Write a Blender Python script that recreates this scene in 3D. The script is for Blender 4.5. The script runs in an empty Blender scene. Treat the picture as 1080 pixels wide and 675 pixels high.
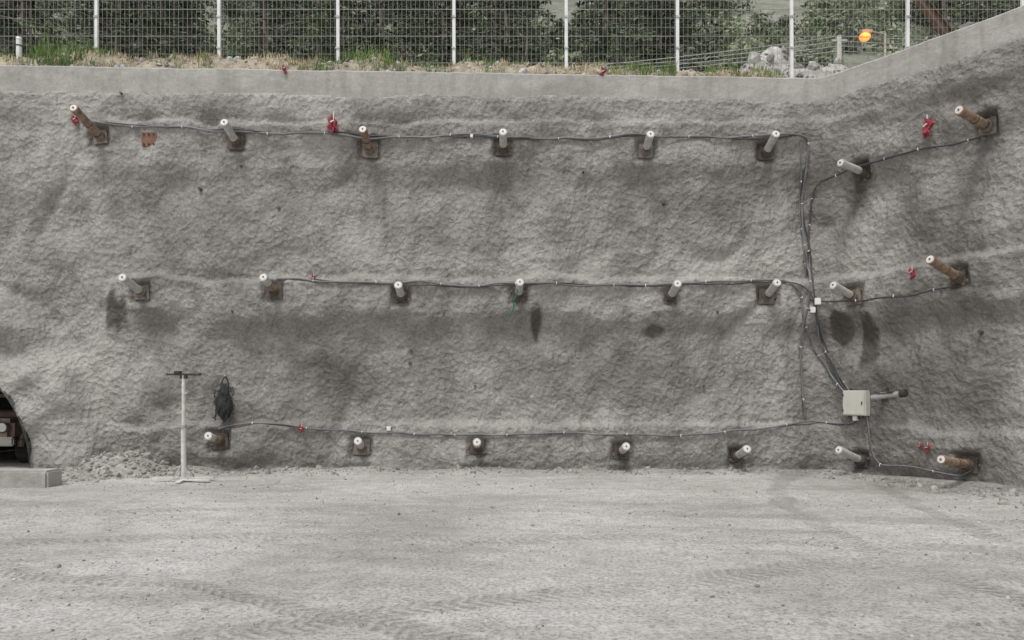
import bpy, bmesh, math, random
from mathutils import Vector, Matrix, noise, Euler
random.seed(7)
R=random.Random(11)
sc=bpy.context.scene
D=15.3; F=780.0; CH=1.6
# ------------------------------------------------------------ helpers
def N(x,y,z=0.0): return noise.noise(Vector((x,y,z)))
def sstep(a,b,x):
    t=max(0.0,min(1.0,(x-a)/(b-a))); return t*t*(3-2*t)
def link(o,parent=None):
    sc.collection.objects.link(o)
    if parent: o.parent=parent
    return o
def mesh_obj(name,verts,faces,mats=[],fm=None,smooth=False,parent=None):
    me=bpy.data.meshes.new(name); me.from_pydata(verts,[],faces)
    for m in mats: me.materials.append(m)
    if fm: me.polygons.foreach_set("material_index",fm)
    if smooth: me.polygons.foreach_set("use_smooth",[True]*len(me.polygons))
    me.update()
    return link(bpy.data.objects.new(name,me),parent)
def empty(name,loc=(0,0,0)):
    e=bpy.data.objects.new(name,None); e.location=loc; sc.collection.objects.link(e); return e
class MB:
    def __init__(s): s.v=[];s.f=[];s.m=[]
    def add(s,vs,fs,mi=0):
        b=len(s.v); s.v+= [tuple(v) for v in vs]; s.f+=[tuple(i+b for i in f) for f in fs]; s.m+=[mi]*len(fs)
    def box(s,c,d,mi=0,M=None,bev=0.0):
        bm=bmesh.new(); bmesh.ops.create_cube(bm,size=1.0)
        for v in bm.verts: v.co=Vector((v.co.x*d[0],v.co.y*d[1],v.co.z*d[2]))
        if bev>0: bmesh.ops.bevel(bm,geom=bm.edges[:],offset=bev,segments=2,affect='EDGES')
        bm.verts.ensure_lookup_table(); bm.verts.index_update()
        vs=[]
        for v in bm.verts:
            p=v.co.copy()
            if M is not None: p=M@p
            vs.append(p+Vector(c))
        s.add(vs,[[v.index for v in f.verts] for f in bm.faces],mi); bm.free()
    def cyl(s,a,b,r0,r1=None,n=12,mi=0,cap=True,mcap=None):
        a=Vector(a);b=Vector(b); r1=r0 if r1 is None else r1
        q=(b-a).to_track_quat('Z','Y')
        vs=[];fs=[]
        for (p,r) in ((a,r0),(b,r1)):
            for i in range(n):
                t=2*math.pi*i/n; vs.append(p+q@Vector((r*math.cos(t),r*math.sin(t),0)))
        for i in range(n): fs.append((i,(i+1)%n,n+(i+1)%n,n+i))
        s.add(vs,fs,mi)
        if cap:
            s.add(vs[:n],[tuple(range(n-1,-1,-1))],mi)
            s.add(vs[n:],[tuple(range(n))],mi if mcap is None else mcap)
    def obj(s,name,mats,smooth=False,parent=None):
        return mesh_obj(name,s.v,s.f,mats,s.m,smooth,parent)
# ------------------------------------------------------------ materials
def newmat(name,rough=0.8,metal=0.0):
    m=bpy.data.materials.new(name); m.use_nodes=True
    nt=m.node_tree; b=nt.nodes["Principled BSDF"]
    b.inputs["Roughness"].default_value=rough; b.inputs["Metallic"].default_value=metal
    return m,nt,b
def nz(nt,vec,scale,detail=5,rough=0.55,dist=0.0):
    n=nt.nodes.new("ShaderNodeTexNoise"); n.inputs["Scale"].default_value=scale
    n.inputs["Detail"].default_value=detail; n.inputs["Roughness"].default_value=rough
    n.inputs["Distortion"].default_value=dist
    if vec is not None: nt.links.new(vec,n.inputs["Vector"])
    return n.outputs["Fac"]
def ramp(nt,fac,stops):
    r=nt.nodes.new("ShaderNodeValToRGB"); nt.links.new(fac,r.inputs[0])
    e=r.color_ramp.elements
    while len(e)<len(stops): e.new(0.5)
    for i,(p,c) in enumerate(stops):
        e[i].position=p; e[i].color=(c[0],c[1],c[2],1) if hasattr(c,'__len__') else (c,c,c,1)
    return r.outputs[0]
def mixc(nt,fac,a,b,mode='MIX'):
    m=nt.nodes.new("ShaderNodeMix"); m.data_type='RGBA'; m.blend_type=mode
    for sock,val in ((m.inputs[0],fac),(m.inputs[6],a),(m.inputs[7],b)):
        if isinstance(val,(int,float)): sock.default_value=val
        elif isinstance(val,tuple): sock.default_value=(val[0],val[1],val[2],1)
        else: nt.links.new(val,sock)
    return m.outputs[2]
def mth(nt,op,a,b=None,c=None):
    m=nt.nodes.new("ShaderNodeMath"); m.operation=op
    for i,v in enumerate((a,b,c)):
        if v is None: continue
        if isinstance(v,(int,float)): m.inputs[i].default_value=v
        else: nt.links.new(v,m.inputs[i])
    return m.outputs[0]
def objc(nt,scale=None):
    t=nt.nodes.new("ShaderNodeTexCoord").outputs["Object"]
    if scale:
        mp=nt.nodes.new("ShaderNodeMapping"); mp.inputs["Scale"].default_value=scale
        nt.links.new(t,mp.inputs[0]); t=mp.outputs[0]
    return t
def bump(nt,b,h,strength,dist=0.02,prev=None):
    n=nt.nodes.new("ShaderNodeBump"); n.inputs["Strength"].default_value=strength; n.inputs["Distance"].default_value=dist
    nt.links.new(h,n.inputs["Height"])
    if prev: nt.links.new(prev,n.inputs["Normal"])
    nt.links.new(n.outputs[0],b.inputs["Normal"]); return n.outputs[0]
def simple(name,col,rough=0.7,metal=0.0,var=0.3,scale=6.0,bs=0.0):
    m,nt,b=newmat(name,rough,metal); c=objc(nt)
    f=nz(nt,c,scale,5,0.6)
    lo=tuple(x*(1-var) for x in col); hi=tuple(min(1,x*(1+var)) for x in col)
    nt.links.new(ramp(nt,f,[(0.3,lo),(0.7,hi)]),b.inputs["Base Color"])
    if bs>0: bump(nt,b,nz(nt,c,scale*6,3),bs,0.01)
    return m
def nt_noisecol(nt,c,s):
    n=nt.nodes.new("ShaderNodeTexNoise"); n.inputs["Scale"].default_value=s; nt.links.new(c,n.inputs["Vector"]); return n.outputs["Color"]
def shotcrete_mat():
    m,nt,b=newmat("shotcrete",0.92)
    c=objc(nt)
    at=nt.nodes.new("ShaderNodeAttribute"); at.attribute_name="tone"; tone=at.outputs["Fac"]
    f1=nz(nt,c,0.8,7,0.64,0.4); f2=nz(nt,objc(nt,(2.0,2.0,0.35)),1.0,6,0.66,0.5); f3=nz(nt,c,19,5,0.75)
    f4=nz(nt,c,3.0,6,0.7,0.5)
    base=ramp(nt,f1,[(0.3,(0.295,0.278,0.258)),(0.5,(0.392,0.373,0.348)),(0.72,(0.48,0.46,0.432))])
    base=mixc(nt,ramp(nt,f2,[(0.47,0.0),(0.70,0.40)]),base,(0.200,0.184,0.167))
    base=mixc(nt,0.6,base,ramp(nt,f3,[(0.34,0.42),(0.60,1.0)]),'MULTIPLY')
    base=mixc(nt,0.38,base,ramp(nt,f4,[(0.32,0.5),(0.6,1.0)]),'MULTIPLY')
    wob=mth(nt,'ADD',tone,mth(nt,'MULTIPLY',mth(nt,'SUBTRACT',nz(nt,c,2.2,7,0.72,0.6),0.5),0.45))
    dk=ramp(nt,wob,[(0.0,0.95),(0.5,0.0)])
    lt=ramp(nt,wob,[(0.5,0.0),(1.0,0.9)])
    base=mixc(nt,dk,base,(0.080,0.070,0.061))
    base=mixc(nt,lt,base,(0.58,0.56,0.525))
    nt.links.new(base,b.inputs["Base Color"])
    v=nt.nodes.new("ShaderNodeTexVoronoi"); v.feature='F1'; v.inputs["Scale"].default_value=10
    nt.links.new(mixc(nt,0.10,c,nt_noisecol(nt,c,6)),v.inputs["Vector"])
    n1=bump(nt,b,v.outputs["Distance"],0.8,0.05)
    n2=bump(nt,b,nz(nt,c,3.6,5,0.68),0.75,0.11,n1)
    bump(nt,b,nz(nt,c,34,3,0.65),0.65,0.02,n2)
    return m
M_shot=shotcrete_mat()
def cap_mat():
    m,nt,b=newmat("cast_concrete",0.88); c=objc(nt)
    f=nz(nt,objc(nt,(0.5,0.5,1.6)),1.3,6,0.6,0.3); g=nz(nt,c,16,5,0.7); st=nz(nt,objc(nt,(3.0,3.0,0.4)),1.2,6,0.6)
    base=ramp(nt,f,[(0.3,(0.39,0.375,0.35)),(0.65,(0.51,0.495,0.465))])
    base=mixc(nt,0.4,base,ramp(nt,g,[(0.3,0.55),(0.7,0.98)]),'MULTIPLY')
    base=mixc(nt,ramp(nt,st,[(0.50,0.0),(0.70,0.55)]),base,(0.25,0.228,0.20))
    base=mixc(nt,ramp(nt,nz(nt,c,1.6,7,0.75,0.6),[(0.48,0.0),(0.66,0.55)]),base,(0.25,0.232,0.21))
    nt.links.new(base,b.inputs["Base Color"])
    n1=bump(nt,b,nz(nt,c,5,6,0.6),0.6,0.05); bump(nt,b,nz(nt,c,60,3),0.35,0.006,n1)
    return m
M_cap=cap_mat()
def ground_mat():
    m,nt,b=newmat("dusty_ground",0.95); c=objc(nt)
    f=nz(nt,c,0.33,7,0.68,0.5); g=nz(nt,c,3.5,7,0.72,0.2); p=nz(nt,c,26,5,0.8)
    sx=nt.nodes.new("ShaderNodeSeparateXYZ"); nt.links.new(c,sx.inputs[0]); X=sx.outputs[0];Y=sx.outputs[1]
    wob=mth(nt,'MULTIPLY',mth(nt,'SUBTRACT',nz(nt,c,0.45,2),0.5),1.2)
    fade=ramp(nt,nz(nt,c,0.55,4,0.7),[(0.36,0.2),(0.56,1.0)])
    def arc(cx,cy,r,w,k):
        dx=mth(nt,'SUBTRACT',X,cx); dy=mth(nt,'SUBTRACT',Y,cy)
        rad=mth(nt,'SQRT',mth(nt,'ADD',mth(nt,'MULTIPLY',dx,dx),mth(nt,'MULTIPLY',dy,dy)))
        q=mth(nt,'ABSOLUTE',mth(nt,'ADD',mth(nt,'SUBTRACT',rad,r),wob))
        mask=ramp(nt,mth(nt,'DIVIDE',q,w),[(0.72,1.0),(1.0,0.0)])
        th=mth(nt,'ARCTAN2',dy,dx)
        tread=mth(nt,'SINE',mth(nt,'ADD',mth(nt,'MULTIPLY',th,r*52.0),mth(nt,'MULTIPLY',q,34.0)))
        tread=mth(nt,'MULTIPLY_ADD',tread,0.35,0.65)
        return mth(nt,'MULTIPLY',mth(nt,'MULTIPLY',mask,tread),mth(nt,'MULTIPLY',fade,k))
    tr=None
    for a in ((-9,-24,14.2,.17,1.),(-9,-24,16.0,.17,1.),(9,-31,21.5,.2,.9),(9,-31,23.3,.2,.9),(15,-7,9.6,.16,1.),(15,-7,11.3,.16,1.),(-14,-13,7.2,.16,.8),(-14,-13,8.9,.16,.8),(-2,-40,33.0,.22,.8),(-2,-40,34.9,.22,.8)):
        t=arc(*a); tr=t if tr is None else mth(nt,'MAXIMUM',tr,t)
    base=ramp(nt,f,[(0.32,(0.54,0.522,0.49)),(0.5,(0.68,0.662,0.628)),(0.68,(0.77,0.755,0.722))])
    base=mixc(nt,0.6,base,ramp(nt,g,[(0.34,0.58),(0.56,1.0)]),'MULTIPLY')
    base=mixc(nt,mth(nt,'MULTIPLY',tr,0.62),base,(0.33,0.315,0.29))
    dst=nz(nt,objc(nt,(0.35,1.1,1)),0.8,6,0.7,0.6)
    base=mixc(nt,ramp(nt,dst,[(0.50,0.0),(0.64,0.6)]),base,(0.38,0.362,0.335))
    base=mixc(nt,0.85,base,ramp(nt,p,[(0.38,0.42),(0.54,1.0)]),'MULTIPLY')
    spk=nt.nodes.new("ShaderNodeTexVoronoi"); spk.inputs["Scale"].default_value=17; nt.links.new(c,spk.inputs["Vector"])
    base=mixc(nt,mth(nt,'MULTIPLY',ramp(nt,spk.outputs["Distance"],[(0.14,0.85),(0.28,0.0)]),ramp(nt,nz(nt,c,0.9,5,0.7),[(0.44,0.0),(0.56,1.0)])),base,(0.27,0.255,0.235))
    at=nt.nodes.new("ShaderNodeAttribute"); at.attribute_name="ground_dark"
    base=mixc(nt,mth(nt,'MULTIPLY',at.outputs["Fac"],ramp(nt,nz(nt,c,1.8,7,0.78,0.4),[(0.34,0.25),(0.6,1.0)])),base,(0.24,0.226,0.207))
    nt.links.new(base,b.inputs["Base Color"])
    n1=bump(nt,b,g,0.5,0.045); n2=bump(nt,b,p,1.0,0.025,n1); bump(nt,b,tr,0.6,-0.035,n2)
    return m
M_ground=ground_mat()
def hill_mat():
    m,nt,b=newmat("hillside_scrub",1.0); c=objc(nt)
    f=nz(nt,c,0.35,6,0.7,0.3); g=nz(nt,c,1.6,6,0.75)
    base=ramp(nt,f,[(0.35,(0.17,0.19,0.14)),(0.52,(0.26,0.27,0.215)),(0.68,(0.36,0.35,0.30))])  # pale grey-green carries the hill's distance haze in its colour
    base=mixc(nt,0.6,base,ramp(nt,g,[(0.3,0.45),(0.65,1.0)]),'MULTIPLY')
    nt.links.new(base,b.inputs["Base Color"])
    return m
M_hill=hill_mat()
M_soil=simple("dry_soil",(0.33,0.285,0.22),0.95,0,0.45,5,0.5)
M_rock=simple("crushed_rock",(0.44,0.425,0.40),0.95,0,0.4,7,0.4)
M_rockd=simple("dark_rock",(0.25,0.24,0.22),0.95,0,0.35,7,0.4)
M_heap=simple("dusty_rubble",(0.33,0.315,0.29),0.95,0,0.4,9,0.5)
def rust_mat(name,a,b_,mtl=0.3):
    m,nt,b=newmat(name,0.8,mtl); c=objc(nt)
    f=nz(nt,c,9,6,0.7,0.4)
    nt.links.new(ramp(nt,f,[(0.32,a),(0.62,b_)]),b.inputs["Base Color"]); bump(nt,b,nz(nt,c,60,3),0.4,0.004); return m
M_rust=rust_mat("rusty_steel",(0.13,0.088,0.066),(0.38,0.265,0.185),0.1)
M_plate=rust_mat("dark_rusted_plate",(0.045,0.038,0.033),(0.16,0.125,0.10),0.1)
M_plate2=rust_mat("dusty_plate",(0.11,0.095,0.08),(0.28,0.24,0.20),0.1)
M_tube=rust_mat("grey_plastic_tube",(0.36,0.352,0.33),(0.56,0.55,0.52),0.0)
M_end=simple("pale_cap",(0.72,0.70,0.66),0.6,0,0.12,20)
M_blk=simple("black_cable",(0.06,0.06,0.062),0.5,0,0.3,8)
M_gcab=simple("grey_cable",(0.17,0.17,0.17),0.55,0,0.45,2)
M_white=simple("white_plastic",(0.8,0.8,0.78),0.5,0,0.08,8)
M_wpost=simple("white_painted_post",(0.80,0.80,0.80),0.45,0,0.10,4)
M_wire=simple("galvanised_wire",(0.33,0.335,0.33),0.5,0.2,0.2,4)
M_red=simple("red_cloth",(0.30,0.045,0.06),0.85,0,0.6,25)
M_box=simple("beige_enclosure",(0.58,0.58,0.51),0.5,0,0.07,5)
M_bag=simple("black_netting",(0.035,0.035,0.037),0.85,0,0.5,30,0.8)
M_teal=simple("teal_rope",(0.04,0.22,0.20),0.8,0,0.3,20)
M_steel=simple("galvanised_steel",(0.45,0.45,0.44),0.45,0.5,0.25,10)
M_wood=simple("pale_timber",(0.62,0.60,0.56),0.85,0,0.2,9,0.3)
M_dark=simple("dark_steel",(0.06,0.052,0.045),0.7,0.3,0.3,10)
M_bark=simple("bark",(0.17,0.145,0.12),0.95,0,0.4,8,0)
M_beam=simple("rusted_beam",(0.17,0.11,0.08),0.8,0.1,0.3,6)
def leaf_mat(name,a,b_,tr=0.0):
    m,nt,b=newmat(name,0.8); c=objc(nt)
    oi=nt.nodes.new("ShaderNodeObjectInfo")
    f=nz(nt,c,0.9,2,0.6)
    col=ramp(nt,f,[(0.35,a),(0.68,b_)])
    hs=nt.nodes.new("ShaderNodeHueSaturation"); nt.links.new(col,hs.inputs["Color"])
    nt.links.new(mth(nt,'MULTIPLY_ADD',oi.outputs["Random"],0.9,0.65),hs.inputs["Value"])
    nt.links.new(hs.outputs[0],b.inputs["Base Color"]); return m
M_needle=leaf_mat("conifer_needles",(0.040,0.058,0.031),(0.12,0.155,0.08))
M_scrub=leaf_mat("scrub_leaves",(0.15,0.19,0.11),(0.28,0.31,0.20))
M_straw=leaf_mat("straw_grass",(0.34,0.285,0.185),(0.55,0.48,0.34))
M_green=leaf_mat("green_grass",(0.08,0.14,0.035),(0.18,0.25,0.08))
# ------------------------------------------------------------ plan of the wall
CX=(868-540)/51.0
dv=Vector((0.507,-0.862)).normalized()
def raw(s):
    if s<=CX: return Vector((s,0.0))
    return Vector((CX,0))+dv*(s-CX)
_pc={}
def plan(s):
    k=round(s,5)
    if k in _pc: return _pc[k]
    p=Vector((0,0))
    for i in range(9): p+=raw(s+(i-4)*0.07)
    _pc[k]=p/9
    return _pc[k]
def nrm(s):
    t=(plan(s+0.05)-plan(s-0.05)).normalized()
    return Vector((t.y,-t.x))
def hit(px,py):
    a=(px-540)/F
    if px<=868:
        return a*D,(415-py)/F*D+CH
    k=(CX-a*D)/(a*dv.y-dv.x)
    t=D+k*dv.y
    return CX+k,(415-py)/F*t+CH
def ztop(s): 
    if s<=CX: return 8.40+(s+10.6)/(CX+10.6)*(8.13-8.40)
    return 8.13-(s-CX)*0.053
def zcapb(s):
    if s<=CX: return 7.76+(s+10.6)/(CX+10.6)*(7.58-7.76)
    return 7.58-(s-CX)*0.083
ANC=[(107,145,.90,1,17),(250,151,.62,0,19),(389,156,.66,1,17),(531,158,.52,0,19),(680,161,.52,0,18),(808,161,.60,0,18),(903,180,.70,0,6),(1037,132,.88,1,7),
(152,309,.80,0,13),(293,309,.62,2,19),(425,314,.52,0,18),(547,312,.55,0,19),(705,314,.56,0,18),(810,312,.62,0,18),(900,313,.68,0,15),(1014,293,.88,1,15),
(233,465,.55,2,14),(380,472,.5,0,19),(504,471,.45,2,16),(655,476,.5,0,17),(776,481,.60,0,19),(906,486,.75,0,19),(1022,490,.85,1,8)]
ANS=[hit(a[0],a[1]) for a in ANC]
PW=[R.uniform(0.24,0.34) for _ in ANC]
PC=(-11.95,2.25,2.5)
BW=[(6.72,0.50,0.16),(3.55,0.42,0.23),(0.62,0.36,0.14)]
def hbase(s,z):
    wx=0.5*N(s*.5,z*.5,71); wz=0.5*N(s*.5,z*.5,72)
    h=0.19*N(s*.30,z*.42,1.7)+0.13*N(s*.75+wx,z*.75+wz,5.1)+0.060*N(s*1.9+2*wx,z*1.9,9.3)+0.022*N(s*4.6,z*4.6,2.2)+0.008*N(s*10,z*10,2.2)
    h-=0.08*max(0,0.25-abs(N(s*.65+wx,z*.38+wz,44)))/.25
    for i,(zc,hw,am) in enumerate(BW):
        w=zc+0.16*N(s*.6,i*7.0,3)+0.08*N(s*2.0,i*5.0,8)
        up=1-sstep(w+hw-0.08,w+hw+0.06,z)
        dn=sstep(w-hw-0.40,w-hw+0.16,z)
        a=am*(0.80+1.0*N(s*.5,i*3.0,12))
        lf=sstep(-8.6,-7.6,s)*0.85+0.15
        h+=a*up*dn*lf
    h-=0.08*max(0,N(s*.55,z*.18,20))
    h+=0.16*math.exp(-max(z,0)/0.14)*(0.6+0.8*N(s*.9,0,4))
    ct=zcapb(s)
    h+=0.10*sstep(ct-0.75,ct-0.2,z)*(0.6+N(s*.6,2,6))
    if s>CX: h-=0.06*sstep(CX,CX+1,s)
    e=math.hypot((s-PC[0])/PC[1],max(z,0)/PC[2])
    if e<2.4: h+=0.40*(1-sstep(1.44,1.62,e+0.16*N(s,z,3)))*(1+0.4*N(s*1.5,z*1.5,8)) - 0.06*math.exp(-((e-1.64)/0.06)**2)
    return h
HB=[hbase(*a)-0.055 for a in ANS]
def hgt(s,z):
    h=hbase(s,z)
    for (a,b),hb,w in zip(ANS,HB,PW):
        r=max(abs(s-a),abs(z-b))
        if r<0.5:
            k=w/2+.015
            r2=max(abs(s-a)+0.04*N(s*4,z*4,3),abs(z-b)+0.04*N(z*4,s*4,7))
            t=1-sstep(k,k+.08,r2)
            rim=math.exp(-((r2-k-.13)/0.07)**2)*0.03*(1+N(s*4,z*4,2))
            h=h*(1-t)+hb*t+rim
    return h
def wp(s,z,off=0.0):
    p=plan(s); n=nrm(s); h=hgt(s,z)+off
    return Vector((p.x+n.x*h,p.y+n.y*h,z))
def WN(s): n=nrm(s); return Vector((n.x,n.y,0))
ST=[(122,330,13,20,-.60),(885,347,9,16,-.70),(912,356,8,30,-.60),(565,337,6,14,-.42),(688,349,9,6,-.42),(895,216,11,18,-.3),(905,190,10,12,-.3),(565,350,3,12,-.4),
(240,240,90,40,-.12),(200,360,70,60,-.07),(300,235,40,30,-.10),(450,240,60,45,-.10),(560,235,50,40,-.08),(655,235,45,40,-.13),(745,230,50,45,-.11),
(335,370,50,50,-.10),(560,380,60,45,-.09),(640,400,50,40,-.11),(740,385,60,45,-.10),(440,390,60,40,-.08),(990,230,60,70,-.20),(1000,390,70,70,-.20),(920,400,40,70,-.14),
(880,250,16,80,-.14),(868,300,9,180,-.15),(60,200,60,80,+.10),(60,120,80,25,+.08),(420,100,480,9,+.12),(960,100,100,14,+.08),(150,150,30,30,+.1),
(540,276,400,12,+.14),(700,440,200,12,+.12),(60,400,60,60,+.16),(500,190,120,14,-.06),(300,335,120,9,-.06),(620,332,120,8,-.06),(480,492,420,6,-.22),(980,512,100,8,-.22),  # ledge tops painted lighter, bands beneath and wall foot darker, standing in for shading
(40,360,60,8,-.12),(15,445,22,50,-.1),(610,125,250,14,+.05),(780,118,80,10,+.12),(1060,240,20,60,+.10),(720,280,110,25,+.08),(850,420,16,60,-.10),(405,215,3,40,-.18),  # starts with shade painted along the portal collar crease
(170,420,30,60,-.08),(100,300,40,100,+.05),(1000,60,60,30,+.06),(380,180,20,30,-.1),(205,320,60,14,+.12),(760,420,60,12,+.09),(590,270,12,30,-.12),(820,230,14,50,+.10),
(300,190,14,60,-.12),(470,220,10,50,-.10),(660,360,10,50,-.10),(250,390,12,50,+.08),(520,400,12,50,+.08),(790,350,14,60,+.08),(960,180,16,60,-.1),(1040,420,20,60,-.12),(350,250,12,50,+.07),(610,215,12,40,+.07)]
STW=[]
for (px,py,rx,ry,am) in ST:
    s,z=hit(px,py); s2,_=hit(px+rx if px<850 or px>868 else px-rx,py); sc_=F/D if px<=868 else F/(D-(s-CX)*0.862)
    STW.append((s,z,max(abs(s2-s),0.03),ry/sc_,am))
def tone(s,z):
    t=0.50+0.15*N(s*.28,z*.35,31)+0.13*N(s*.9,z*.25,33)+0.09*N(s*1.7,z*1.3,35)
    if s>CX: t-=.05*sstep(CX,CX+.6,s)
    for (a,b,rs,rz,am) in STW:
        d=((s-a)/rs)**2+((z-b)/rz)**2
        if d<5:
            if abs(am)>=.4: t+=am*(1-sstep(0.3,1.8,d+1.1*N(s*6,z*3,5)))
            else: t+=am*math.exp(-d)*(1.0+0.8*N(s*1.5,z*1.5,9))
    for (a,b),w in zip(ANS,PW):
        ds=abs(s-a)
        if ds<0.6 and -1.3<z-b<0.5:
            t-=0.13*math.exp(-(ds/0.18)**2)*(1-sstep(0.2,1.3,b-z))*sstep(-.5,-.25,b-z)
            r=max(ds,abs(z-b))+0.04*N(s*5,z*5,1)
            if r<0.30: t-=0.19*(1-sstep(w/2+.03,w/2+.10,r))  # shade of the anchor recess painted into the wall tone
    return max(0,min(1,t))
# ------------------------------------------------------------ shotcrete wall
def build_wall():
    ss=[]
    s=-24.0
    while s<CX+16:
        ss.append(s)
        s+=0.25 if (s<-12.2 or s>CX+5.2) else 0.04
    zs=[]; z=-0.12
    while z<8.1: zs.append(z); z+=0.04
    nzv=len(zs); vs=[];tn=[]
    inside=[]; tops=[]
    for s in ss:
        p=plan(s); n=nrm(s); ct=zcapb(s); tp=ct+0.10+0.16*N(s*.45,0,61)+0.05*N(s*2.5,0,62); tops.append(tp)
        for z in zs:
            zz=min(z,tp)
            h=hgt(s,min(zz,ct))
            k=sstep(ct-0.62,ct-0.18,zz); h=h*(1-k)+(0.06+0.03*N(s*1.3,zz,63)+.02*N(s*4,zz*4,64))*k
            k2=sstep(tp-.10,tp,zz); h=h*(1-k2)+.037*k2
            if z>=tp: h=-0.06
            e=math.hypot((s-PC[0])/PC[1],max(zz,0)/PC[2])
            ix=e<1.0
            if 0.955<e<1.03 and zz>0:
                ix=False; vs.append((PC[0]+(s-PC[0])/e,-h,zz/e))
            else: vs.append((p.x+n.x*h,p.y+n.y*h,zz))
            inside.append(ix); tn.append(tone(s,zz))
    fs=[]
    for i in range(len(ss)-1):
        for j in range(nzv-1):
            a=i*nzv+j; q=(a,a+nzv,a+nzv+1,a+1)
            if any(inside[k] for k in q): continue
            if zs[j]<0 and abs(ss[i]-PC[0])<PC[1]-.05: continue
            if zs[j]>max(tops[i],tops[i+1])+0.01: continue
            fs.append(q)
    o=mesh_obj("shotcrete_retaining_wall",vs,fs,[M_shot],None,True)
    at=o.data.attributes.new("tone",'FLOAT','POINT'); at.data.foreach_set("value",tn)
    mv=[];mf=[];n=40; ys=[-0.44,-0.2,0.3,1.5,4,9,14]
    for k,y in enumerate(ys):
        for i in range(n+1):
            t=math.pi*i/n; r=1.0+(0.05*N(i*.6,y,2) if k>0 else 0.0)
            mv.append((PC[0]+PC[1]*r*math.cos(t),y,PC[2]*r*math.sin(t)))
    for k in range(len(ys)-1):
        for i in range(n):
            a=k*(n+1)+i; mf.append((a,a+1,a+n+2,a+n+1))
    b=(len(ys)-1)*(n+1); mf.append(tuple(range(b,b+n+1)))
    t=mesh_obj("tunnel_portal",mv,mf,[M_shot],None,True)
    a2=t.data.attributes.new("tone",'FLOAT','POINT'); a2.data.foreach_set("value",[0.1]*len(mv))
build_wall()
def build_cap():
    vs=[];fs=[]; s=-24.0; ss=[]
    while s<CX+16: ss.append(s); s+=0.10
    for s in ss:
        p=plan(s); n=nrm(s); zt_=ztop(s)+0.02*N(s*.8,0,2)+0.014*N(s*4,0,2); zb=zcapb(s)-0.2
        f=0.010+0.015*N(s*.5,3,3)
        pts=[(f-0.10,zb-0.05),(f,zb),(f+0.012*N(s,9,1),(zb+zt_)/2),(f,zt_-0.03),(f-0.03,zt_),(-0.28,zt_+0.005),(-0.5,zt_),(-0.5,zb)]
        for (o,z) in pts: vs.append((p.x+n.x*o,p.y+n.y*o,z))
    k=8
    for i in range(len(ss)-1):
        for j in range(k-1): a=i*k+j; fs.append((a,a+k,a+k+1,a+1))
    return mesh_obj("concrete_capping_beam",vs,fs,[M_cap],None,False)
build_cap()
# ------------------------------------------------------------ ground
def axis(lo,hi,dlo,dhi,st,grow=1.35):
    a=[]; x=dlo
    while x<=dhi: a.append(x); x+=st
    g=st; x=a[-1]
    while x<hi: g*=grow; x+=g; a.append(x)
    g=st; x=a[0]; pre=[]
    while x>lo: g*=grow; x-=g; pre.append(x)
    return pre[::-1]+a
def wall_y(x):
    if x<=CX: return 0.0
    return (x-CX)/dv.x*dv.y
def gz(x,y):
    z=0.035*N(x*.25,y*.25,1)+0.018*N(x*.9,y*.9,4)+0.007*N(x*4,y*4,6)+0.005*N(x*11,y*11,6)
    d=wall_y(x)-y
    if -0.5<d<2.5: z+=0.10*(1-sstep(0.0,1.1,d))*(0.5+1.1*N(x*.8,y*.8,8))
    z*=min(1,max(0,(60-abs(x))/40))
    return z
xs=axis(-600,600,-12.5,10.5,0.07); ys=axis(-600,600,-13.0,0.3,0.07)
gv=[];gf=[];ground_dark=[]
for x in xs:
    for y in ys:
        gv.append((x,y,gz(x,y) if (abs(x)<60 and abs(y)<60) else 0.0))
        d=wall_y(x)-y
        w=(1-sstep(0.0,1.3,d+0.7*N(x*.8,y*.8,3)))*0.7  # ground colour darker towards the wall foot, then in set patches and noise
        w+=0.75*math.exp(-((x-7.2)/2.6)**2-((y+2.4)/1.6)**2)+0.85*math.exp(-((x+8.3)/1.4)**2-((y+4.6)/.4)**2)+.4*math.exp(-((x+9)/1.5)**2-((y+7)/1.2)**2)
        w+=.6*max(0,N(x*.35,y*.9,77))
        ground_dark.append(min(1,w))
ny=len(ys)
for i in range(len(xs)-1):
    for j in range(ny-1): a=i*ny+j; gf.append((a,a+ny,a+ny+1,a+1))
g=mesh_obj("ground",gv,gf,[M_ground],None,True)
at=g.data.attributes.new("ground_dark",'FLOAT','POINT'); at.data.foreach_set("value",ground_dark)
# ------------------------------------------------------------ hillside terrain
def zt(x,y):
    z=8.02
    lift=0.36*(1-sstep(-10,7,x))*(1-sstep(3,8,y))
    berm=0.0
    if y>-0.2 and x<7.4:
        berm=(0.62+0.16*N(x*.8,0,5)+0.09*N(x*2.5,0,5)+.05*N(x*4,y*4,5))*sstep(0.35,0.95,y)*(1-sstep(1.5,2.6,y))*(1-sstep(4.5,7.4,x)*.55)
    u=max(0,y-10)
    z+=0.78*u*u/(u+2.5) if u>0 else 0
    z+=min(u,30)/30*(2.5*N(x*.05,y*.05,4)+0.8*N(x*.2,y*.2,2))+0.03*N(x*2,y*2,2)
    return z+berm+lift
ss=[];s=-260.0
while s<CX+200:
    ss.append(s)
    if s<-40 or s>CX+30: s+=10
    elif CX-.8<s<CX+.8: s+=0.06
    elif s<-12: s+=1
    elif s<CX: s+=0.12
    else: s+=0.5
ds=[0.47]; st=0.1
while ds[-1]<330:
    ds.append(ds[-1]+st)
    if ds[-1]>2: st*=1.12
    st=min(st,8)
hv=[];hf=[];fm=[]
for s in ss:
    p=plan(s);n=nrm(s)
    for d in ds:
        x=p.x-n.x*d;y=p.y-n.y*d
        z=zt(x,y)
        if d<0.5: z=ztop(max(-24,min(s,CX+16)))-0.05
        hv.append((x,y,z))
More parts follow.
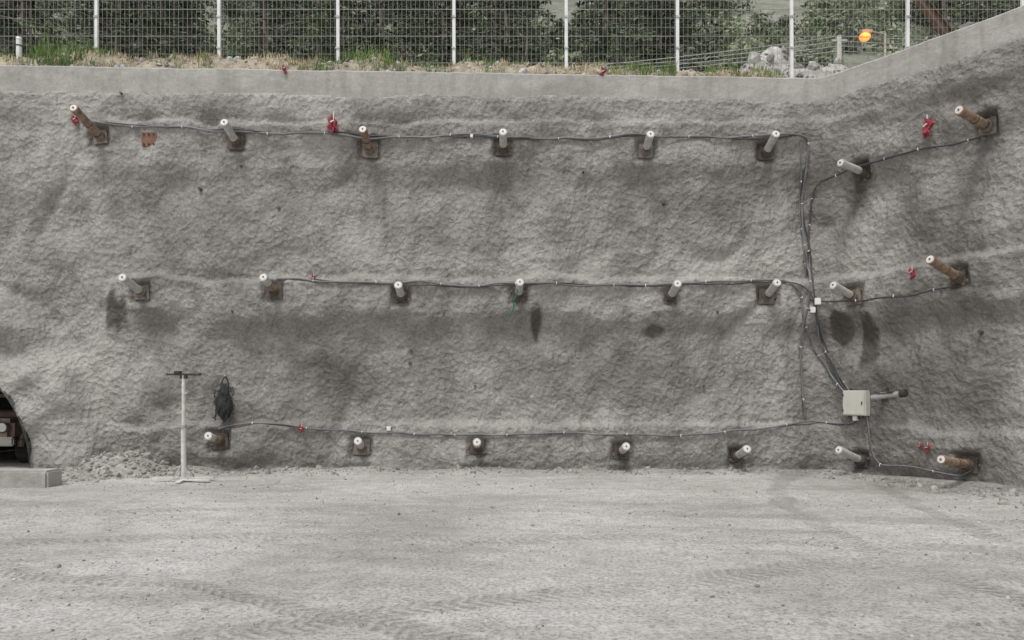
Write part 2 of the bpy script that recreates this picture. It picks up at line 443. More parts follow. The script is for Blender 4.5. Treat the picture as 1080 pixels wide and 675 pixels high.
nd=len(ds)
for i in range(len(ss)-1):
    for j in range(nd-1):
        a=i*nd+j; hf.append((a,a+nd,a+nd+1,a+1)); fm.append(0 if ds[j]<7 else 1)
mesh_obj("hillside",hv,hf,[M_soil,M_hill],fm,True)
# ------------------------------------------------------------ ground anchors
for (px,py,L,k,el),(s,z),hb,w in zip(ANC,ANS,HB,PW):
    p=plan(s); n=WN(s); B=Vector((p.x,p.y,z))+n*(hb+0.004)
    tx=Vector((0,0,1)).cross(n).normalized()
    Mr=Matrix((tx,n,Vector((0,0,1)))).transposed()
    mb=MB()
    Mp=Mr@Matrix.Rotation(math.radians(R.uniform(-6,6)),3,'Y')
    pm=5 if R.random()<.4 else 0
    mb.box(B+n*0.016,(w,0.032,w),pm,Mp,0.004)
    ea=math.radians(el+R.uniform(-1,1))
    dirv=(n*math.cos(ea)+Vector((0,0,1))*math.sin(ea)+tx*R.uniform(-.04,.04)).normalized()
    rt=(0.076 if k!=1 else 0.080)*(0.93 if s>CX else 1)
    C=B+n*0.03
    mb.cyl(C-dirv*0.03,C+dirv*0.09,0.108,0.100,18,pm)
    mb.cyl(C+dirv*0.09,C+dirv*0.13,0.09,0.085,18,0)
    tm=1 if k else 2
    e=C+dirv*L
    if k==2:
        mb.cyl(C,C+dirv*L*0.6,rt*.9,rt*.9,18,1); mb.cyl(C+dirv*L*0.6,e,rt,rt,18,2)
    else:
        mb.cyl(C,e,rt,rt,20,tm)
    mb.cyl(e-dirv*0.06,e+dirv*0.012,rt+0.006,rt+0.006,20,2 if k!=1 else 1)
    mb.cyl(e+dirv*0.008,e+dirv*0.018,rt*0.84,rt*0.84,20,3)
    mb.cyl(e+dirv*0.012,e+dirv*0.035,0.016,0.016,8,0)
    if k==1:
        mb.cyl(C+dirv*L*.45,C+dirv*(L*.45+0.03),rt+0.005,rt+0.005,18,0)
    for i in range(7):
        a_=R.uniform(0,6.28); rr=w*.62; q=B+tx*rr*math.cos(a_)+Vector((0,0,rr*math.sin(a_)))
        mb.cyl(q-n*.02,q+n*R.uniform(.02,.045),R.uniform(.03,.055),.012,7,5)
    mb.obj("ground_anchor",[M_plate,M_rust,M_tube,M_end,M_dark,M_plate2])
# ------------------------------------------------------------ cables
def cr(pts,t):
    n=len(pts)-1; i=min(int(t),n-1); u=t-i
    g=lambda k: pts[max(0,min(n,k))]
    p0,p1,p2,p3=g(i-1),g(i),g(i+1),g(i+2)
    return tuple(0.5*((2*p1[a])+(-p0[a]+p2[a])*u+(2*p0[a]-5*p1[a]+4*p2[a]-p3[a])*u*u+(-p0[a]+3*p1[a]-3*p2[a]+p3[a])*u**3) for a in (0,1))
def cable(name,pxs,r,mat,ties=True,off=0.02,seed=0,step=0.1,dz=0):
    par=empty(name)
    P=[hit(*p) for p in pxs]
    sz=[]
    for i in range(len(P)-1):
        L=math.hypot(P[i+1][0]-P[i][0],P[i+1][1]-P[i][1]); m=max(2,int(L/step))
        for j in range(m+(1 if i==len(P)-2 else 0)):
            s,z=cr(P,i+j/m); s+=0.015*N(s*2,z*2,seed); z+=0.045*N(s*1.5,z*1.5,seed+9)+dz
            sz.append((s,z))
    hs=[max(hbase(s,z),hgt(s,z)) for s,z in sz]
    n_=len(hs); hs=[max(hs[max(0,i-2):i+3])*.5+sum(hs[max(0,i-2):i+3])/len(hs[max(0,i-2):i+3])*.5 for i in range(n_)]
    out=[]
    for (s,z),h in zip(sz,hs):
        p=plan(s);n=nrm(s); q=h+r+off*(0.6+0.5*N(s*3,z*3,seed+3))
        out.append(Vector((p.x+n.x*q,p.y+n.y*q,z)))
    cu=bpy.data.curves.new("cable_run",'CURVE'); cu.dimensions='3D'; cu.bevel_depth=r; cu.bevel_resolution=2
    sp=cu.splines.new('POLY'); sp.points.add(len(out)-1)
    for a,b in zip(sp.points,out): a.co=(b.x,b.y,b.z,1)
    cu.materials.append(mat); link(bpy.data.objects.new("cable_run",cu),par)
    if ties:
        mb=MB(); acc=0; nxt=R.uniform(0.3,0.9)
        for i in range(1,len(out)-1):
            acc+=(out[i]-out[i-1]).length
            if acc>nxt:
                acc=0; nxt=R.uniform(0.5,1.3); d=(out[i+1]-out[i-1]).normalized()
                mb.cyl(out[i]-d*0.006,out[i]+d*0.006,r+0.005,r+0.005,8,0)
                if R.random()<.6: mb.box(out[i]+WN(sz[i][0])*(r+0.006)+Vector((0,0,R.uniform(-.02,.02))),(0.010,0.010,0.045),0,Euler((0,R.uniform(-.7,.7),0)).to_matrix())
        if mb.v: mb.obj("cable_ties",[M_white],parent=par)
top=[(103,131),(125,134),(200,138),(245,141),(300,142),(350,144),(400,146),(460,145),(520,146),(600,147),(680,146),(760,147),(815,145),(845,145),(851,152),(850,180),(849,240),(853,290),(850,320),(845,350),(847,400),(850,440)]
cable("electrical_cable",top,0.022,M_gcab,True,0.02,1)
cable("electrical_cable",[(110,134),(200,137),(300,141),(390,144),(500,147),(600,148),(700,147),(800,148),(848,148),(848,200),(855,260),(857,310),(866,350),(880,395),(893,418)],0.015,M_blk,False,0.03,5)
cable("electrical_cable",[(296,296),(340,298),(400,300),(440,299),(500,302),(560,300),(620,302),(700,301),(760,299),(800,296),(825,297),(842,310),(846,335),(858,365),(875,395),(888,412),(895,420)],0.021,M_gcab,True,0.02,12)
cable("electrical_cable",[(330,296),(400,302),(500,303),(600,301),(700,303),(780,300),(830,299),(852,310),(862,340),(872,380),(890,412)],0.013,M_blk,False,0.03,15)
cable("electrical_cable",[(233,452),(250,448),(275,445),(310,449),(350,454),(420,457),(480,458),(540,458),(600,457),(660,458),(720,458),(770,453),(810,452),(850,445),(880,446),(898,447),(908,440)],0.020,M_gcab,True,0.02,22)
cable("electrical_cable",[(852,290),(856,235),(862,195),(885,182),(915,171),(960,160),(1000,150),(1036,141)],0.017,M_blk,True,0.02,31)
cable("electrical_cable",[(852,318),(875,319),(900,318),(940,314),(980,308),(1014,302)],0.017,M_blk,True,0.02,37)
cable("electrical_cable",[(913,437),(917,455),(920,475),(928,488),(950,491),(985,497),(1015,501),(1028,490)],0.016,M_gcab,True,0.02,41)
cable("electrical_cable",[(843,150),(846,190),(847,230),(850,285)],0.012,M_gcab,True,0.03,47)
cable("electrical_cable",[(860,325),(866,360),(882,392),(897,416)],0.012,M_gcab,True,0.03,49)
# ------------------------------------------------------------ items on the wall
def frame(px,py,off=0.0):
    s,z=hit(px,py); n=WN(s); tx=Vector((0,0,1)).cross(n).normalized()
    return wp(s,z,off),n,tx,Matrix((tx,n,Vector((0,0,1)))).transposed()
P,n,tx,Mr=frame(160,149,0.03)
mb=MB(); mb.box(P,(0.30,0.03,0.29),0,Mr@Matrix.Rotation(.03,3,'Y'),0.004)
for a in (-.1,0,.1):
    for b in (-.1,.1): mb.cyl(P+tx*a+Vector((0,0,b)),P+tx*a+Vector((0,0,b))+n*0.045,0.018,0.018,6,1)
mb.obj("bolted_steel_plate",[rust_mat("orange_rust",(0.16,0.08,0.05),(0.25,0.14,0.09),0),M_dark])
P,n,tx,Mr=frame(904,425,0.09)
par=empty("electrical_junction_box")
mb=MB(); mb.box(P,(0.50,0.16,0.50),0,Mr,0.012); mb.box(P+n*0.092,(0.46,0.022,0.46),0,Mr,0.006)
mb.box(P+n*0.107+tx*0.19,(0.02,0.02,0.06),1,Mr); mb.box(P+n*0.105-tx*0.22+Vector((0,0,.15)),(0.02,0.012,0.06),1,Mr);mb.box(P+n*0.105-tx*0.22-Vector((0,0,.15)),(0.02,0.012,0.06),1,Mr)
for a in (-.15,-.05,.05,.15): mb.cyl(P+tx*a-Vector((0,0,.25)),P+tx*a-Vector((0,0,.30)),0.022,0.018,10,1)
mb.obj("enclosure",[M_box,M_dark],parent=par)
def smallbox(px,py,w,h_,nm="cable_junction_box"):
    P,n,tx,Mr=frame(px,py,0.06); mb=MB(); mb.box(P,(w,0.07,h_),0,Mr,0.008); mb.box(P+n*0.038,(w*.86,0.01,h_*.86),0,Mr,0.003)
    for a in (-1,1): mb.cyl(P+tx*a*w*.5,P+tx*a*(w*.5+.03),0.018,0.015,8,1)
    mb.obj(nm,[M_white,M_dark])
smallbox(862,319,0.12,0.14); smallbox(854,328,0.10,0.12); smallbox(903,441,0.10,0.10); smallbox(410,452,0.09,0.09); smallbox(498,147,0.06,0.07)
P,n,tx,Mr=frame(932,415,0.03)
mb=MB(); mb.box(P,(0.14,0.03,0.22),0,Mr,0.004); mb.cyl(P,P+n*0.22+Vector((0,0,-.04)),0.045,0.04,14,1)
A=P+n*0.22+Vector((0,0,-.04)); mb.cyl(A-tx*0.12-Vector((0,0,.04)),A+tx*0.50+Vector((0,0,.05))-n*.05,0.055,0.05,16,1); mb.cyl(A+tx*0.42+Vector((0,0,.035))-n*.04,A+tx*0.53+Vector((0,0,.055))-n*.05,0.075,0.075,16,2)
mb.box(A+tx*0.14+Vector((0,0,.07)),(0.34,0.10,0.02),0,Mr,0.004)
mb.obj("steel_pipe_bracket",[M_plate,M_steel,M_dark])
def tag(P,n,tx,sz,white=True):
    mb=MB()
    bm=bmesh.new(); bmesh.ops.create_icosphere(bm,subdivisions=3,radius=1.0); sd=R.uniform(0,50)
    vs=[]
    for v in bm.verts:
        c=v.co; k=1+0.9*noise.noise(c*1.8+Vector((sd,0,0)))+0.6*noise.noise(c*4.5+Vector((0,sd,0)))
        vs.append(P+tx*(c.x*.26*sz*k+.3*sz*N(c.z*1.5,sd))+n*(c.y*.18*sz*k+.22*sz)+Vector((0,0,c.z*.55*sz*k-.3*sz)))
    mb.add(vs,[[v.index for v in f.verts] for f in bm.faces],0); bm.free()
    mb.cyl(P-n*.03,P+n*.35*sz+Vector((0,0,.1*sz)),0.02,0.014,8,0)
    if white:
        mb.cyl(P+n*.3*sz+tx*.05*sz,P+n*.4*sz+tx*.1*sz+Vector((0,0,sz*.5)),0.045*sz,0.035*sz,8,1); mb.cyl(P+n*.46*sz-tx*.12*sz-Vector((0,0,.25*sz)),P+n*.46*sz+tx*.12*sz-Vector((0,0,.12*sz)),.05*sz,.04*sz,8,1)
    mb.obj("red_warning_tag",[M_red,M_white],False)
for (px,py,sz,w) in ((354,130,.31,1),(82,126,.18,1),(332,293,.14,1),(979,130,.27,1),(968,286,.17,1),(982,470,.14,1),(973,469,.10,1),(320,450,.14,1),(636,74,.16,1),(301,72,.14,1)):
    P,n,tx,Mr=frame(px,py,0.04); tag(P,n,tx,sz,w)
def bag():
    P,n,tx,Mr=frame(239,402,0.04); par=empty("hanging_black_bag")
    bm=bmesh.new(); bmesh.ops.create_icosphere(bm,subdivisions=4,radius=1.0)
    for v in bm.verts:
        c=v.co; z=c.z; w=0.75+0.25*(1-z) if z>0 else 1.0
        w*=1-0.35*max(0,z)
        k=1+0.22*noise.noise(c*2.2+Vector((3,1,1)))+0.16*noise.noise(c*5)
        q=tx*(c.x*0.17*w*k)+n*(c.y*0.12*w*k+0.10)+Vector((0,0,z*0.38*k-0.42))
        v.co=P+q
    me=bpy.data.meshes.new("bag"); bm.to_mesh(me); bm.free(); me.materials.append(M_bag)
    me.polygons.foreach_set("use_smooth",[True]*len(me.polygons)); link(bpy.data.objects.new("bag",me),par)
    mb=MB()
    for a in (-1,1):
        pr=P+Vector((0,0,.10))+n*.03
        for i in range(6):
            u=(i+1)/6; q=P+tx*a*0.08*math.sin(u*2.6)+n*(.03+.05*u)+Vector((0,0,.10-u*.32)); mb.cyl(pr,q,0.014,0.014,6,0); pr=q
    for i in range(60):
        t=R.uniform(0,2*math.pi); z=R.uniform(-.80,-.12)
        q=P+tx*.17*math.cos(t)+n*(.1+.11*abs(math.sin(t)))+Vector((0,0,z)); q2=q+tx*R.uniform(-.08,.08)+n*.02+Vector((0,0,R.uniform(-.16,.05)))
        mb.cyl(q,q2,0.012,0.006,5,0)
    mb.cyl(P-n*.05+Vector((0,0,.10)),P+n*.06+Vector((0,0,.11)),0.014,0.014,8,1)
    mb.obj("straps",[M_bag,M_steel],parent=par)
bag()
P,n,tx,Mr=frame(541,318,0.06); mb=MB(); pr=P+n*.5+tx*.08+Vector((0,0,.15))
for i in range(10):
    q=P+n*(.5-.045*i)+tx*(.08-.014*i+.02*math.sin(i*1.3))+Vector((0,0,.15-.055*i)); mb.cyl(pr,q,.014,.014,6,0); pr=q
mb.obj("teal_rope",[M_teal])
mb=MB()
for (px,py) in ((501,407),(742,407),(433,370),(432,383),(255,176),(212,200),(130,100),(615,182),(468,330),(295,220),(700,215),(330,140),(1035,350),(755,330),(250,330),(192,88)):
    P,n,tx,Mr=frame(px,py,-0.05); r=R.uniform(.02,.045)
    mb.cyl(P,P+n*(.05+R.uniform(.02,.10)),r,r*.8,9,0)
mb.obj("drain_pipe_stubs",[M_plate])
# ------------------------------------------------------------ T stand
par=empty("levelling_stand",( -5.95,-1.9,0.0))
mb=MB()
mb.cyl((0,0,.04),(0,0,1.0),0.045,0.045,14,0); mb.cyl((0,0,1.0),(0,0,1.93),0.032,0.032,14,0); mb.cyl((0,0,.97),(0,0,1.03),0.06,0.06,14,1)
mb.cyl((.06,0,1.6),(.02,0,1.6),0.02,0.02,8,1)
mb.obj("pole",[M_wood,M_steel],parent=par)
mb=MB(); mb.box((0,0,1.945),(.62,.07,.035),0,None,.006); mb.box((-.1,-.01,1.985),(.12,.08,.045),0,None,.006); mb.box((0,0,1.90),(.12,.06,.06),0)
mb.obj("top_bar",[M_dark],parent=par)
mb=MB()
for a,l in ((12,1.05),(100,.8)):
    mb.box((0,0,.06 if a==12 else .035),(l,.09,.035),0,Matrix.Rotation(math.radians(a),3,'Z'),.004)
mb.box((.3,-.12,.045),(.5,.10,.03),0,Matrix.Rotation(math.radians(-8),3,'Z'),.004)
for a in (0,1,2,3):
    t=math.pi/4+a*math.pi/2; mb.cyl((.2*math.cos(t),.2*math.sin(t),.05),(0.03*math.cos(t),.03*math.sin(t),.32),.012,.012,6,1)
mb.obj("base_planks",[M_wood,M_steel],parent=par)
# ------------------------------------------------------------ rocks
def rocks(name,pts,mats,sub=1):
    V=[];Fc=[];Mi=[]
    bm=bmesh.new(); bmesh.ops.create_icosphere(bm,subdivisions=sub,radius=1.0)
    bv=[v.co.copy() for v in bm.verts]; bf=[[v.index for v in f.verts] for f in bm.faces]; bm.free()
    for (x,y,z,r) in pts:
        sd=R.uniform(0,100); e=Euler((R.uniform(0,6),R.uniform(0,6),R.uniform(0,6))).to_matrix(); sx=(R.uniform(.7,1.3),R.uniform(.6,1.1),R.uniform(.45,.8))
        b=len(V)
        for c in bv:
            k=1+0.5*noise.noise(c*1.4+Vector((sd,0,0)))
            q=e@Vector((c.x*sx[0]*k,c.y*sx[1]*k,c.z*sx[2]*k)); V.append((x+q.x*r,y+q.y*r,z+q.z*r))
        Fc+=[tuple(i+b for i in f) for f in bf]; mi=0 if R.random()<.6 else 1; Mi+=[mi]*len(bf)
    return mesh_obj(name,V,Fc,mats,Mi,False)
pts=[]
for i in range(3200):
    if R.random()<.6: x=R.uniform(-9.5,CX)
    else: x=R.uniform(CX,CX+3.6)
    if N(x*.9,0,55)<-.05+R.uniform(-.3,.3) and x<CX: continue
    d=0.14+abs(R.gauss(0,.40)); 
    if x>CX-.5: d*=1.5
    y=wall_y(x)-d*(1 if x<CX else 1.9); r=min(.09,0.008+R.expovariate(1/0.014))
    pts.append((x,y,gz(x,y)+r*.1,r))
rocks("rubble_along_wall",pts,[M_heap,M_rockd])
pts=[]
for i in range(9500):
    x=R.uniform(-10,9); y=-R.uniform(.6,11.8); r=min(.032,0.005+R.expovariate(1/0.0048))
    if y>wall_y(x)-.3 or N(x*.6,y*.6,91)<-.05+R.uniform(-.35,.15): continue
    pts.append((x,y,gz(x,y)+r*.1,r))
rocks("loose_gravel",pts,[M_rock,M_rockd],1)
def mound(name,cx,cy,rx,ry,h,zb,n,rr,seed,mats,nn=46):
    par=empty(name); V=[];Fq=[]
    f=lambda u,v: h*max(0,1-(u*u+v*v))**1.1*(1+.7*N(u*2+seed,v*2,seed))+.14*N(u*5,v*5,seed)*h
    for i in range(nn+1):
        for j in range(nn+1):
            u=-1.1+2.2*i/nn; v=-1.1+2.2*j/nn; V.append((cx+u*rx,cy+v*ry,zb-0.06+f(u,v)))
    for i in range(nn):
        for j in range(nn): a=i*(nn+1)+j; Fq.append((a,a+nn+1,a+nn+2,a+1))
    mesh_obj("heap_body",V,Fq,[mats[0]],None,True,par)
    pts=[]
    for i in range(n):
        a=R.uniform(0,6.283); q=math.sqrt(R.random())*1.15; u=q*math.cos(a);v=q*math.sin(a); r=min(rr*7,.004+R.expovariate(1/rr))
        pts.append((cx+u*rx,cy+v*ry,zb-.06+f(u,v)+r*.1,r))
    o=rocks("heap_stones",pts,mats); o.parent=par
mound("rubble_heap",-7.75,-.65,1.15,.75,.44,0.02,2000,.015,3,[M_heap,M_rockd])
mound("rubble_heap",-6.6,-.5,.9,.45,.15,0.02,600,.015,8,[M_heap,M_rockd])
mound("gravel_heap",7.0,2.9,3.3,1.3,1.70,8.05,2200,.035,5,[M_rock,M_rockd])
mound("rubble_heap",8.6,-4.5,1.2,.6,.20,0.0,900,.018,21,[M_heap,M_rockd])
V=MB(); V.box((-10.3,-2.35,.08),(4.6,.45,.38),0,None,.035); V.obj("concrete_block",[M_cap])
mound("spoil_bank",-8.6,-1.3,1.2,.9,.14,0.0,700,.014,12,[M_heap,M_rockd])
# ------------------------------------------------------------ vehicle in the tunnel
def truck():
    par=empty("parked_off_road_vehicle",(-11.80,0.65,0.0))
    Mb=simple("faded_tan_paint",(0.24,0.17,0.13),0.5,0.0,0.25,5); Mg=simple("glass",(0.02,0.022,0.025),0.1); Mc=simple("chrome",(0.4,0.38,0.35),0.3,0.7); Mt=simple("tyre_rubber",(0.03,0.028,0.027),0.9)
    mb=MB()
    mb.box((0,.95,.80),(1.74,1.5,.50),0,None,.10)
    mb.box((0,2.9,.85),(1.80,2.6,.60),0,None,.08)
    mb.box((0,2.9,1.42),(1.60,2.2,.62),0,None,.14)
    mb.box((0,.22,.55),(1.86,.12,.20),2,None,.03)
    mb.box((0,.195,.86),(1.1,.03,.34),3,None,.01)
    for i in range(9): mb.box((-.48+i*.12,.175,.86),(.03,.03,.32),2,None,.006)
    mb.box((0,1.80,1.42),(1.40,.06,.42),1,Matrix.Rotation(-.35,3,'X'))
    for a in (-1,1):
        mb.cyl((a*.70,.22,.86),(a*.70,.15,.86),.12,.12,20,2,mcap=1); mb.cyl((a*.70,.16,.86),(a*.70,.14,.86),.095,.095,20,4)
        for i in range(10):
            t0=math.pi*i/10;t1=math.pi*(i+1)/10
            mb.cyl((a*.88,.95+.46*math.cos(t0),.42+.46*math.sin(t0)),(a*.88,.95+.46*math.cos(t1),.42+.46*math.sin(t1)),.07,.07,8,0)
        for y in (.95,3.4):
            mb.cyl((a*.68,y,.37),(a*.95,y,.37),.37,.37,24,3); mb.cyl((a*.94,y,.37),(a*.965,y,.37),.19,.17,16,2)
        mb.box((a*.98,1.75,1.25),(.14,.08,.16),3,None,.02)
    mb.obj("vehicle_body",[Mb,Mg,Mc,Mt,M_end],parent=par)
truck()
# ------------------------------------------------------------ fence
def fence():
    FY=1.25; par=empty("welded_mesh_fence")
    posts=[(px-540)/F*(D+FY) for px in (-382,-261,-140,-18,103,232,357,479,597,714,834,956,1077,1198,1320)]
    mb=MB()
    for x in posts:
        zb=zt(x,FY)-.1; l=R.uniform(-.006,.006)
        mb.box((x,FY-.04,(zb+10.95)/2),(.07,.07,10.95-zb),0,Matrix.Rotation(l,3,'Y'),.006); mb.box((x,FY-.04,10.98),(.08,.08,.03),1)
        for zz in (9.3,10.0): mb.box((x,FY-.085,zz),(.09,.02,.04),1)
    mb.obj("fence_posts",[M_wpost,M_steel],parent=par)
    V=[];Fq=[]
    def bar(x0,z0,x1,z1,w,y):
        b=len(V)
        if x0==x1: q=[(x0-w,z0),(x0+w,z0),(x1+w,z1),(x1-w,z1)]
        else: q=[(x0,z0-w),(x1,z0-w),(x1,z1+w),(x0,z1+w)]
        for (x,z) in q: V.append((x,y-w,z))
        for (x,z) in q: V.append((x,y+w,z))
        Fq.extend([(b,b+1,b+2,b+3),(b+7,b+6,b+5,b+4),(b,b+4,b+5,b+1),(b+1,b+5,b+6,b+2),(b+2,b+6,b+7,b+3),(b+3,b+7,b+4,b)])
    x=posts[0]
    while x<posts[-1]:
        bar(x,8.35,x,10.8,.0026,FY); x+=.10
    z=8.4;k=0
    while z<10.85:
        bar(posts[0],z,posts[-1],z,.0024 if k%3 else .005,FY+.009); z+=.20; k+=1
    mesh_obj("wire_mesh",V,Fq,[M_wire],None,False,par)
fence()
mb=MB(); X=(20-540)/F*(D+.9); zz=zt(X,.9); mb.cyl((X,.9,zz-.1),(X,.9,9.36),.055,.055,12,0); mb.cyl((X,.9,9.36),(X,.9,9.4),.065,.05,12,0); mb.cyl((X,.9,9.2),(X,.9,9.23),.06,.06,12,1)
mb.obj("marker_post",[M_wpost,M_dark])
# ------------------------------------------------------------ grass on the bank
V=[];Fq=[];Mi=[]
for i in range(4200):
    x=R.uniform(-12.5,7.0); y=R.uniform(.50,1.8)
    gden=N(x*.45,1,7)
    if R.random()>.50+1.0*N(x*.9,y,2): continue
    green=(R.random()<(0.32+1.1*gden)); hh=(R.uniform(.10,.27) if green else R.uniform(.04,.15))*(1.4 if gden>.25 else 1)
    if R.random()<.05: hh*=1.8
    z=zt(x,y)-.02
    for b in range(R.randint(7,14)):
        a=R.uniform(0,6.283); l=hh*R.uniform(.5,1.2); w=.007; ln=R.uniform(.1,.9)*l; bx=x+R.gauss(0,.06);by=y+R.gauss(0,.05)
        dx,dy=math.cos(a),math.sin(a); k=len(V)
        V+= [(bx-dy*w,by+dx*w,z),(bx+dy*w,by-dx*w,z),(bx+dx*ln*.35+dy*w*.8,by+dy*ln*.35-dx*w*.8,z+l*.65),(bx+dx*ln*.35-dy*w*.8,by+dy*ln*.35+dx*w*.8,z+l*.65),(bx+dx*ln,by+dy*ln,z+l*(.9 if ln>l*.5 else 1))]
        Fq+=[(k,k+1,k+2,k+3),(k+3,k+2,k+4)]; mi=1 if green else 0; Mi+=[mi,mi]
mesh_obj("bank_grass",V,Fq,[M_straw,M_green],Mi)
pts=[(R.uniform(-12,7),R.uniform(.5,1.3),0,min(.09,.01+R.expovariate(1/.022))) for i in range(1300)]
pts=[(x,y,zt(x,y)+r*.2,r) for x,y,z,r in pts]; rocks("bank_stones",pts,[M_rock,M_rockd])
# ------------------------------------------------------------ trees
def conifer(seed,h,wid=.26,sparse=1.0):
    r=random.Random(seed)
    mb=MB(); pr=Vector((0,0,-.5)); n=8
    for i in range(n):
        u=(i+1)/n; q=Vector((.12*math.sin(u*3+seed),.12*math.cos(u*2.3),h*u)); mb.cyl(pr,q,.016*h*(1-i/n)+.02,.016*h*(1-u)+.02,7,0,cap=False); pr=q
    z=h*.10
    while z<h*.985:
        u=z/h; ln0=wid*h*(1-u)**.75*(1 if u>.15 else .7)+.15
        for k in range(r.randint(3,5)):
            if r.random()<.15*sparse: continue
            a=r.uniform(0,6.283); ln=ln0*r.uniform(.45,1.25); dr=r.uniform(-.25,.15)-.25*(1-u)
            o=Vector((.12*math.sin(u*3+seed),.12*math.cos(u*2.3),z)); d=Vector((math.cos(a),math.sin(a),dr))
            e=o+d*ln; mb.cyl(o,e,.012*h*(1-u)*.5+.012,.008,4,0,cap=False)
            m=max(2,int(ln/.30))
            for c in range(m):
                t=(c+.6)/m; p=o+d*ln*t+Vector((r.gauss(0,.06),r.gauss(0,.06),-.25*t*t*ln*.3))
                for q in range(6):
                    v=Vector((r.gauss(0,1)+d.x*.7,r.gauss(0,1)+d.y*.7,r.gauss(-.35,.6))).normalized()*r.uniform(.14,.34); w=v.cross(Vector((r.gauss(0,1),r.gauss(0,1),r.gauss(0,1)))).normalized()*r.uniform(.03,.065)
                    mb.add([p-w*.6,p+w*.6,p+v*.6+w,p+v,p+v*.6-w],[(0,1,2,3,4)],1)
        z+=h*r.uniform(.024,.045)
    me=bpy.data.meshes.new("conifer_mesh"); me.from_pydata(mb.v,[],mb.f); me.materials.append(M_bark); me.materials.append(M_needle)
    me.polygons.foreach_set("material_index",mb.m); me.update(); return me
TM=[conifer(1,10),conifer(2,12,.20,2),conifer(3,9,.30),conifer(4,11,.26,2)]
forest=empty("conifer_forest")
def scrub_mesh(seed):
    r=random.Random(seed); mb=MB()
    for k in range(5): mb.cyl((0,0,-.1),(r.gauss(0,.5),r.gauss(0,.5),r.uniform(.6,1.3)),.04,.015,5,0,cap=False)
    cl=[(r.gauss(0,.6),r.gauss(0,.6),r.uniform(.4,1.5),r.uniform(.3,.6)) for _ in range(11)]
    for i in range(700):
        c=r.choice(cl); p=Vector((c[0]+r.gauss(0,c[3]*.5),c[1]+r.gauss(0,c[3]*.5),max(0.05,c[2]+r.gauss(0,c[3]*.45)))); v=Vector((r.gauss(0,1),r.gauss(0,1),r.gauss(0,1))).normalized()*r.uniform(.08,.18); w=v.cross(Vector((r.gauss(0,1),r.gauss(0,1),.3))).normalized()*.06
        mb.add([p-v,p+w,p+v,p-w],[(0,1,2,3)],1)
    me=bpy.data.meshes.new("scrub_mesh"); me.from_pydata(mb.v,[],mb.f); me.materials.append(M_bark); me.materials.append(M_scrub); me.polygons.foreach_set("material_index",mb.m); me.update(); return me
SM=[scrub_mesh(5),scrub_mesh(6),scrub_mesh(7)]
cnt=0
for i in range(215):
    y=R.uniform(13,43); a=R.uniform(-.76,.78); x=a*(y+D)
    if a>.22 and (R.random()>.22 or y<24): continue
    if N(a*9,3,3)<-.14: continue
    o=bpy.data.objects.new("conifer_tree",R.choice(TM)); k=R.uniform(.6,1.15)
    o.location=(x,y,zt(x,y)-.1); o.scale=(k*R.uniform(.9,1.15),k*R.uniform(.9,1.15),k); o.rotation_euler=(R.uniform(-.03,.03),R.uniform(-.03,.03),R.uniform(0,6.28))
    link(o,forest); cnt+=1
scr=empty("hillside_scrub_bushes")
for i in range(340):
    y=R.uniform(24,56); a=R.uniform(-.72,.8); x=a*(y+D)
    if a<.2 and R.random()<.5: continue
    o=bpy.data.objects.new("scrub_bush",R.choice(SM)); k=R.uniform(.5,1.5); o.location=(x,y,zt(x,y)-.1); o.scale=(k*1.2,k*1.2,k); o.rotation_euler=(0,0,R.uniform(0,6.28)); link(o,scr)
# ------------------------------------------------------------ street lamp, poles, wires, beam
def spot(px,py,Y): return Vector(((px-540)/F*(D+Y),Y,CH+(415-py)/F*(D+Y)))
L=spot(912,39,12)
par=empty("street_lamp"); mb=MB(); px_=L.x+.9
mb.cyl((px_,12.3,zt(px_,12)-.5),(px_,12.3,L.z+.25),.07,.045,12,0); mb.cyl((px_,12.3,L.z+.25),(L.x+.1,12,L.z+.24),.03,.025,10,0)
mb.box((L.x+.05,12,L.z+.20),(.42,.22,.08),0,None,.03); mb.obj("lamp_post",[M_steel],parent=par)
ml=bpy.data.materials.new("sodium_lamp"); ml.use_nodes=True; b=ml.node_tree.nodes["Principled BSDF"]; b.inputs["Base Color"].default_value=(1,.4,.1,1); b.inputs["Emission Color"].default_value=(1,.15,.02,1); b.inputs["Emission Strength"].default_value=2.6
bm=bmesh.new(); bmesh.ops.create_uvsphere(bm,u_segments=20,v_segments=12,radius=.18)
for v in bm.verts: v.co=Vector((v.co.x*1.1,v.co.y,v.co.z*.85))+L
me=bpy.data.meshes.new("lamp_lens"); bm.to_mesh(me); bm.free(); me.materials.append(ml); link(bpy.data.objects.new("lamp_lens",me),par)
pl=bpy.data.lights.new("lamp_light",'POINT'); pl.energy=30; pl.color=(1,.35,.08); pl.shadow_soft_size=.25; po=bpy.data.objects.new("lamp_light",pl); po.location=L+Vector((0,-.6,-.15)); link(po,par)
Pp=spot(885,38,8.5); mb=MB(); mb.cyl((Pp.x,8.5,8.0),Pp,.085,.075,12,0); mb.box(Pp-Vector((0,0,.15)),(.5,.07,.07),1); mb.obj("utility_pole",[M_wood,M_steel])
P2=spot(-200,60,9); mb=MB(); mb.cyl((P2.x,9,8),P2,.09,.08,12,0); mb.box(P2-Vector((0,0,.15)),(.5,.07,.07),1); mb.obj("utility_pole",[M_wood,M_steel])
P3=spot(1300,20,9.5); mb=MB(); mb.cyl((P3.x,9.5,8),P3,.09,.08,12,0); mb.box(P3-Vector((0,0,.15)),(.5,.07,.07),1); mb.obj("utility_pole",[M_wood,M_steel])
par=empty("overhead_wires")
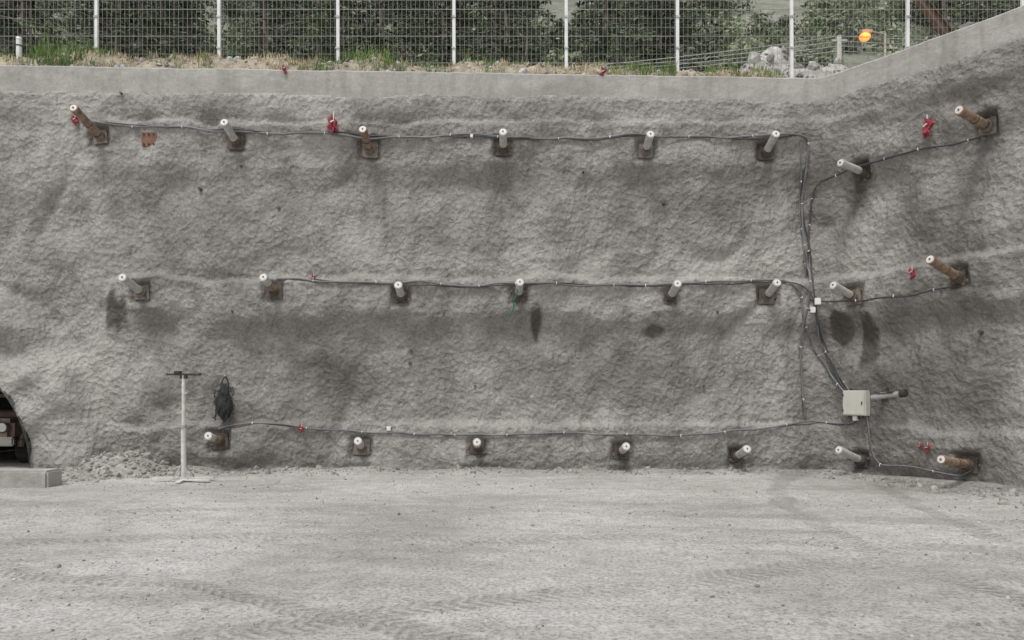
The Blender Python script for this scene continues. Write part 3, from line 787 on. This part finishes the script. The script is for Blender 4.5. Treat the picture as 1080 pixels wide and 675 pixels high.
def wire(a,b,sag,r=.012):
    cu=bpy.data.curves.new("wire",'CURVE'); cu.dimensions='3D'; cu.bevel_depth=r; sp=cu.splines.new('POLY'); sp.points.add(30)
    for i,p in enumerate(sp.points):
        u=i/30; q=a.lerp(b,u)-Vector((0,0,sag*4*u*(1-u))); p.co=(q.x,q.y,q.z,1)
    cu.materials.append(M_steel); link(bpy.data.objects.new("wire",cu),par)
for k in range(4):
    o=Vector((0,0,-.16*k)); wire(Pp+o,P2+o*1.5,1.1-.1*k); wire(Pp+o,P3+o,.35)
a=spot(1003,40,1.6); b_=spot(935,-45,1.6); mb=MB(); d=(b_-a).normalized(); a=a-d*1.2; ln=(b_-a).length; mid=(a+b_)/2
ang=math.atan2(d.z,d.x); Mx=Matrix.Rotation(-ang,3,'Y')
mb.box(mid,(ln,.02,.16),0,Mx,.002)
up=Vector((-d.z,0,d.x))
mb.box(mid+up*.09,(ln,.16,.018),0,Mx,.002); mb.box(mid-up*.09,(ln,.16,.018),0,Mx,.002)
mb.obj("leaning_steel_beam",[M_beam])
# ------------------------------------------------------------ light, world, camera
w=bpy.data.worlds.new("World"); sc.world=w; w.use_nodes=True; nt=w.node_tree
bg=nt.nodes["Background"]; sky=nt.nodes.new("ShaderNodeTexSky"); sky.sky_type='NISHITA'; sky.sun_disc=False
sky.sun_elevation=math.radians(64); sky.sun_rotation=math.radians(205); sky.dust_density=3.0
hs=nt.nodes.new("ShaderNodeHueSaturation"); hs.inputs["Saturation"].default_value=0.15; nt.links.new(sky.outputs[0],hs.inputs["Color"]); nt.links.new(hs.outputs[0],bg.inputs["Color"]); bg.inputs["Strength"].default_value=0.15
sl=bpy.data.lights.new("sun",'SUN'); sl.energy=1.5; sl.angle=math.radians(12); sl.color=(1,.975,.94)
so=bpy.data.objects.new("sun",sl); el=math.radians(64); az=math.radians(205)
dirn=Vector((math.sin(az)*math.cos(el),math.cos(az)*math.cos(el),math.sin(el)))
so.rotation_euler=dirn.to_track_quat('Z','Y').to_euler(); link(so)
cd=bpy.data.cameras.new("camera"); cd.lens=26; cd.sensor_width=36; cd.shift_y=77.5/1080; cd.clip_end=3000
co=bpy.data.objects.new("camera",cd); co.location=(0,-D,CH); co.rotation_euler=(math.radians(90),0,0); link(co); sc.camera=co
sc.view_settings.view_transform='Standard'; sc.view_settings.look='None'; sc.view_settings.exposure=0; sc.view_settings.gamma=1
print("trees",cnt)
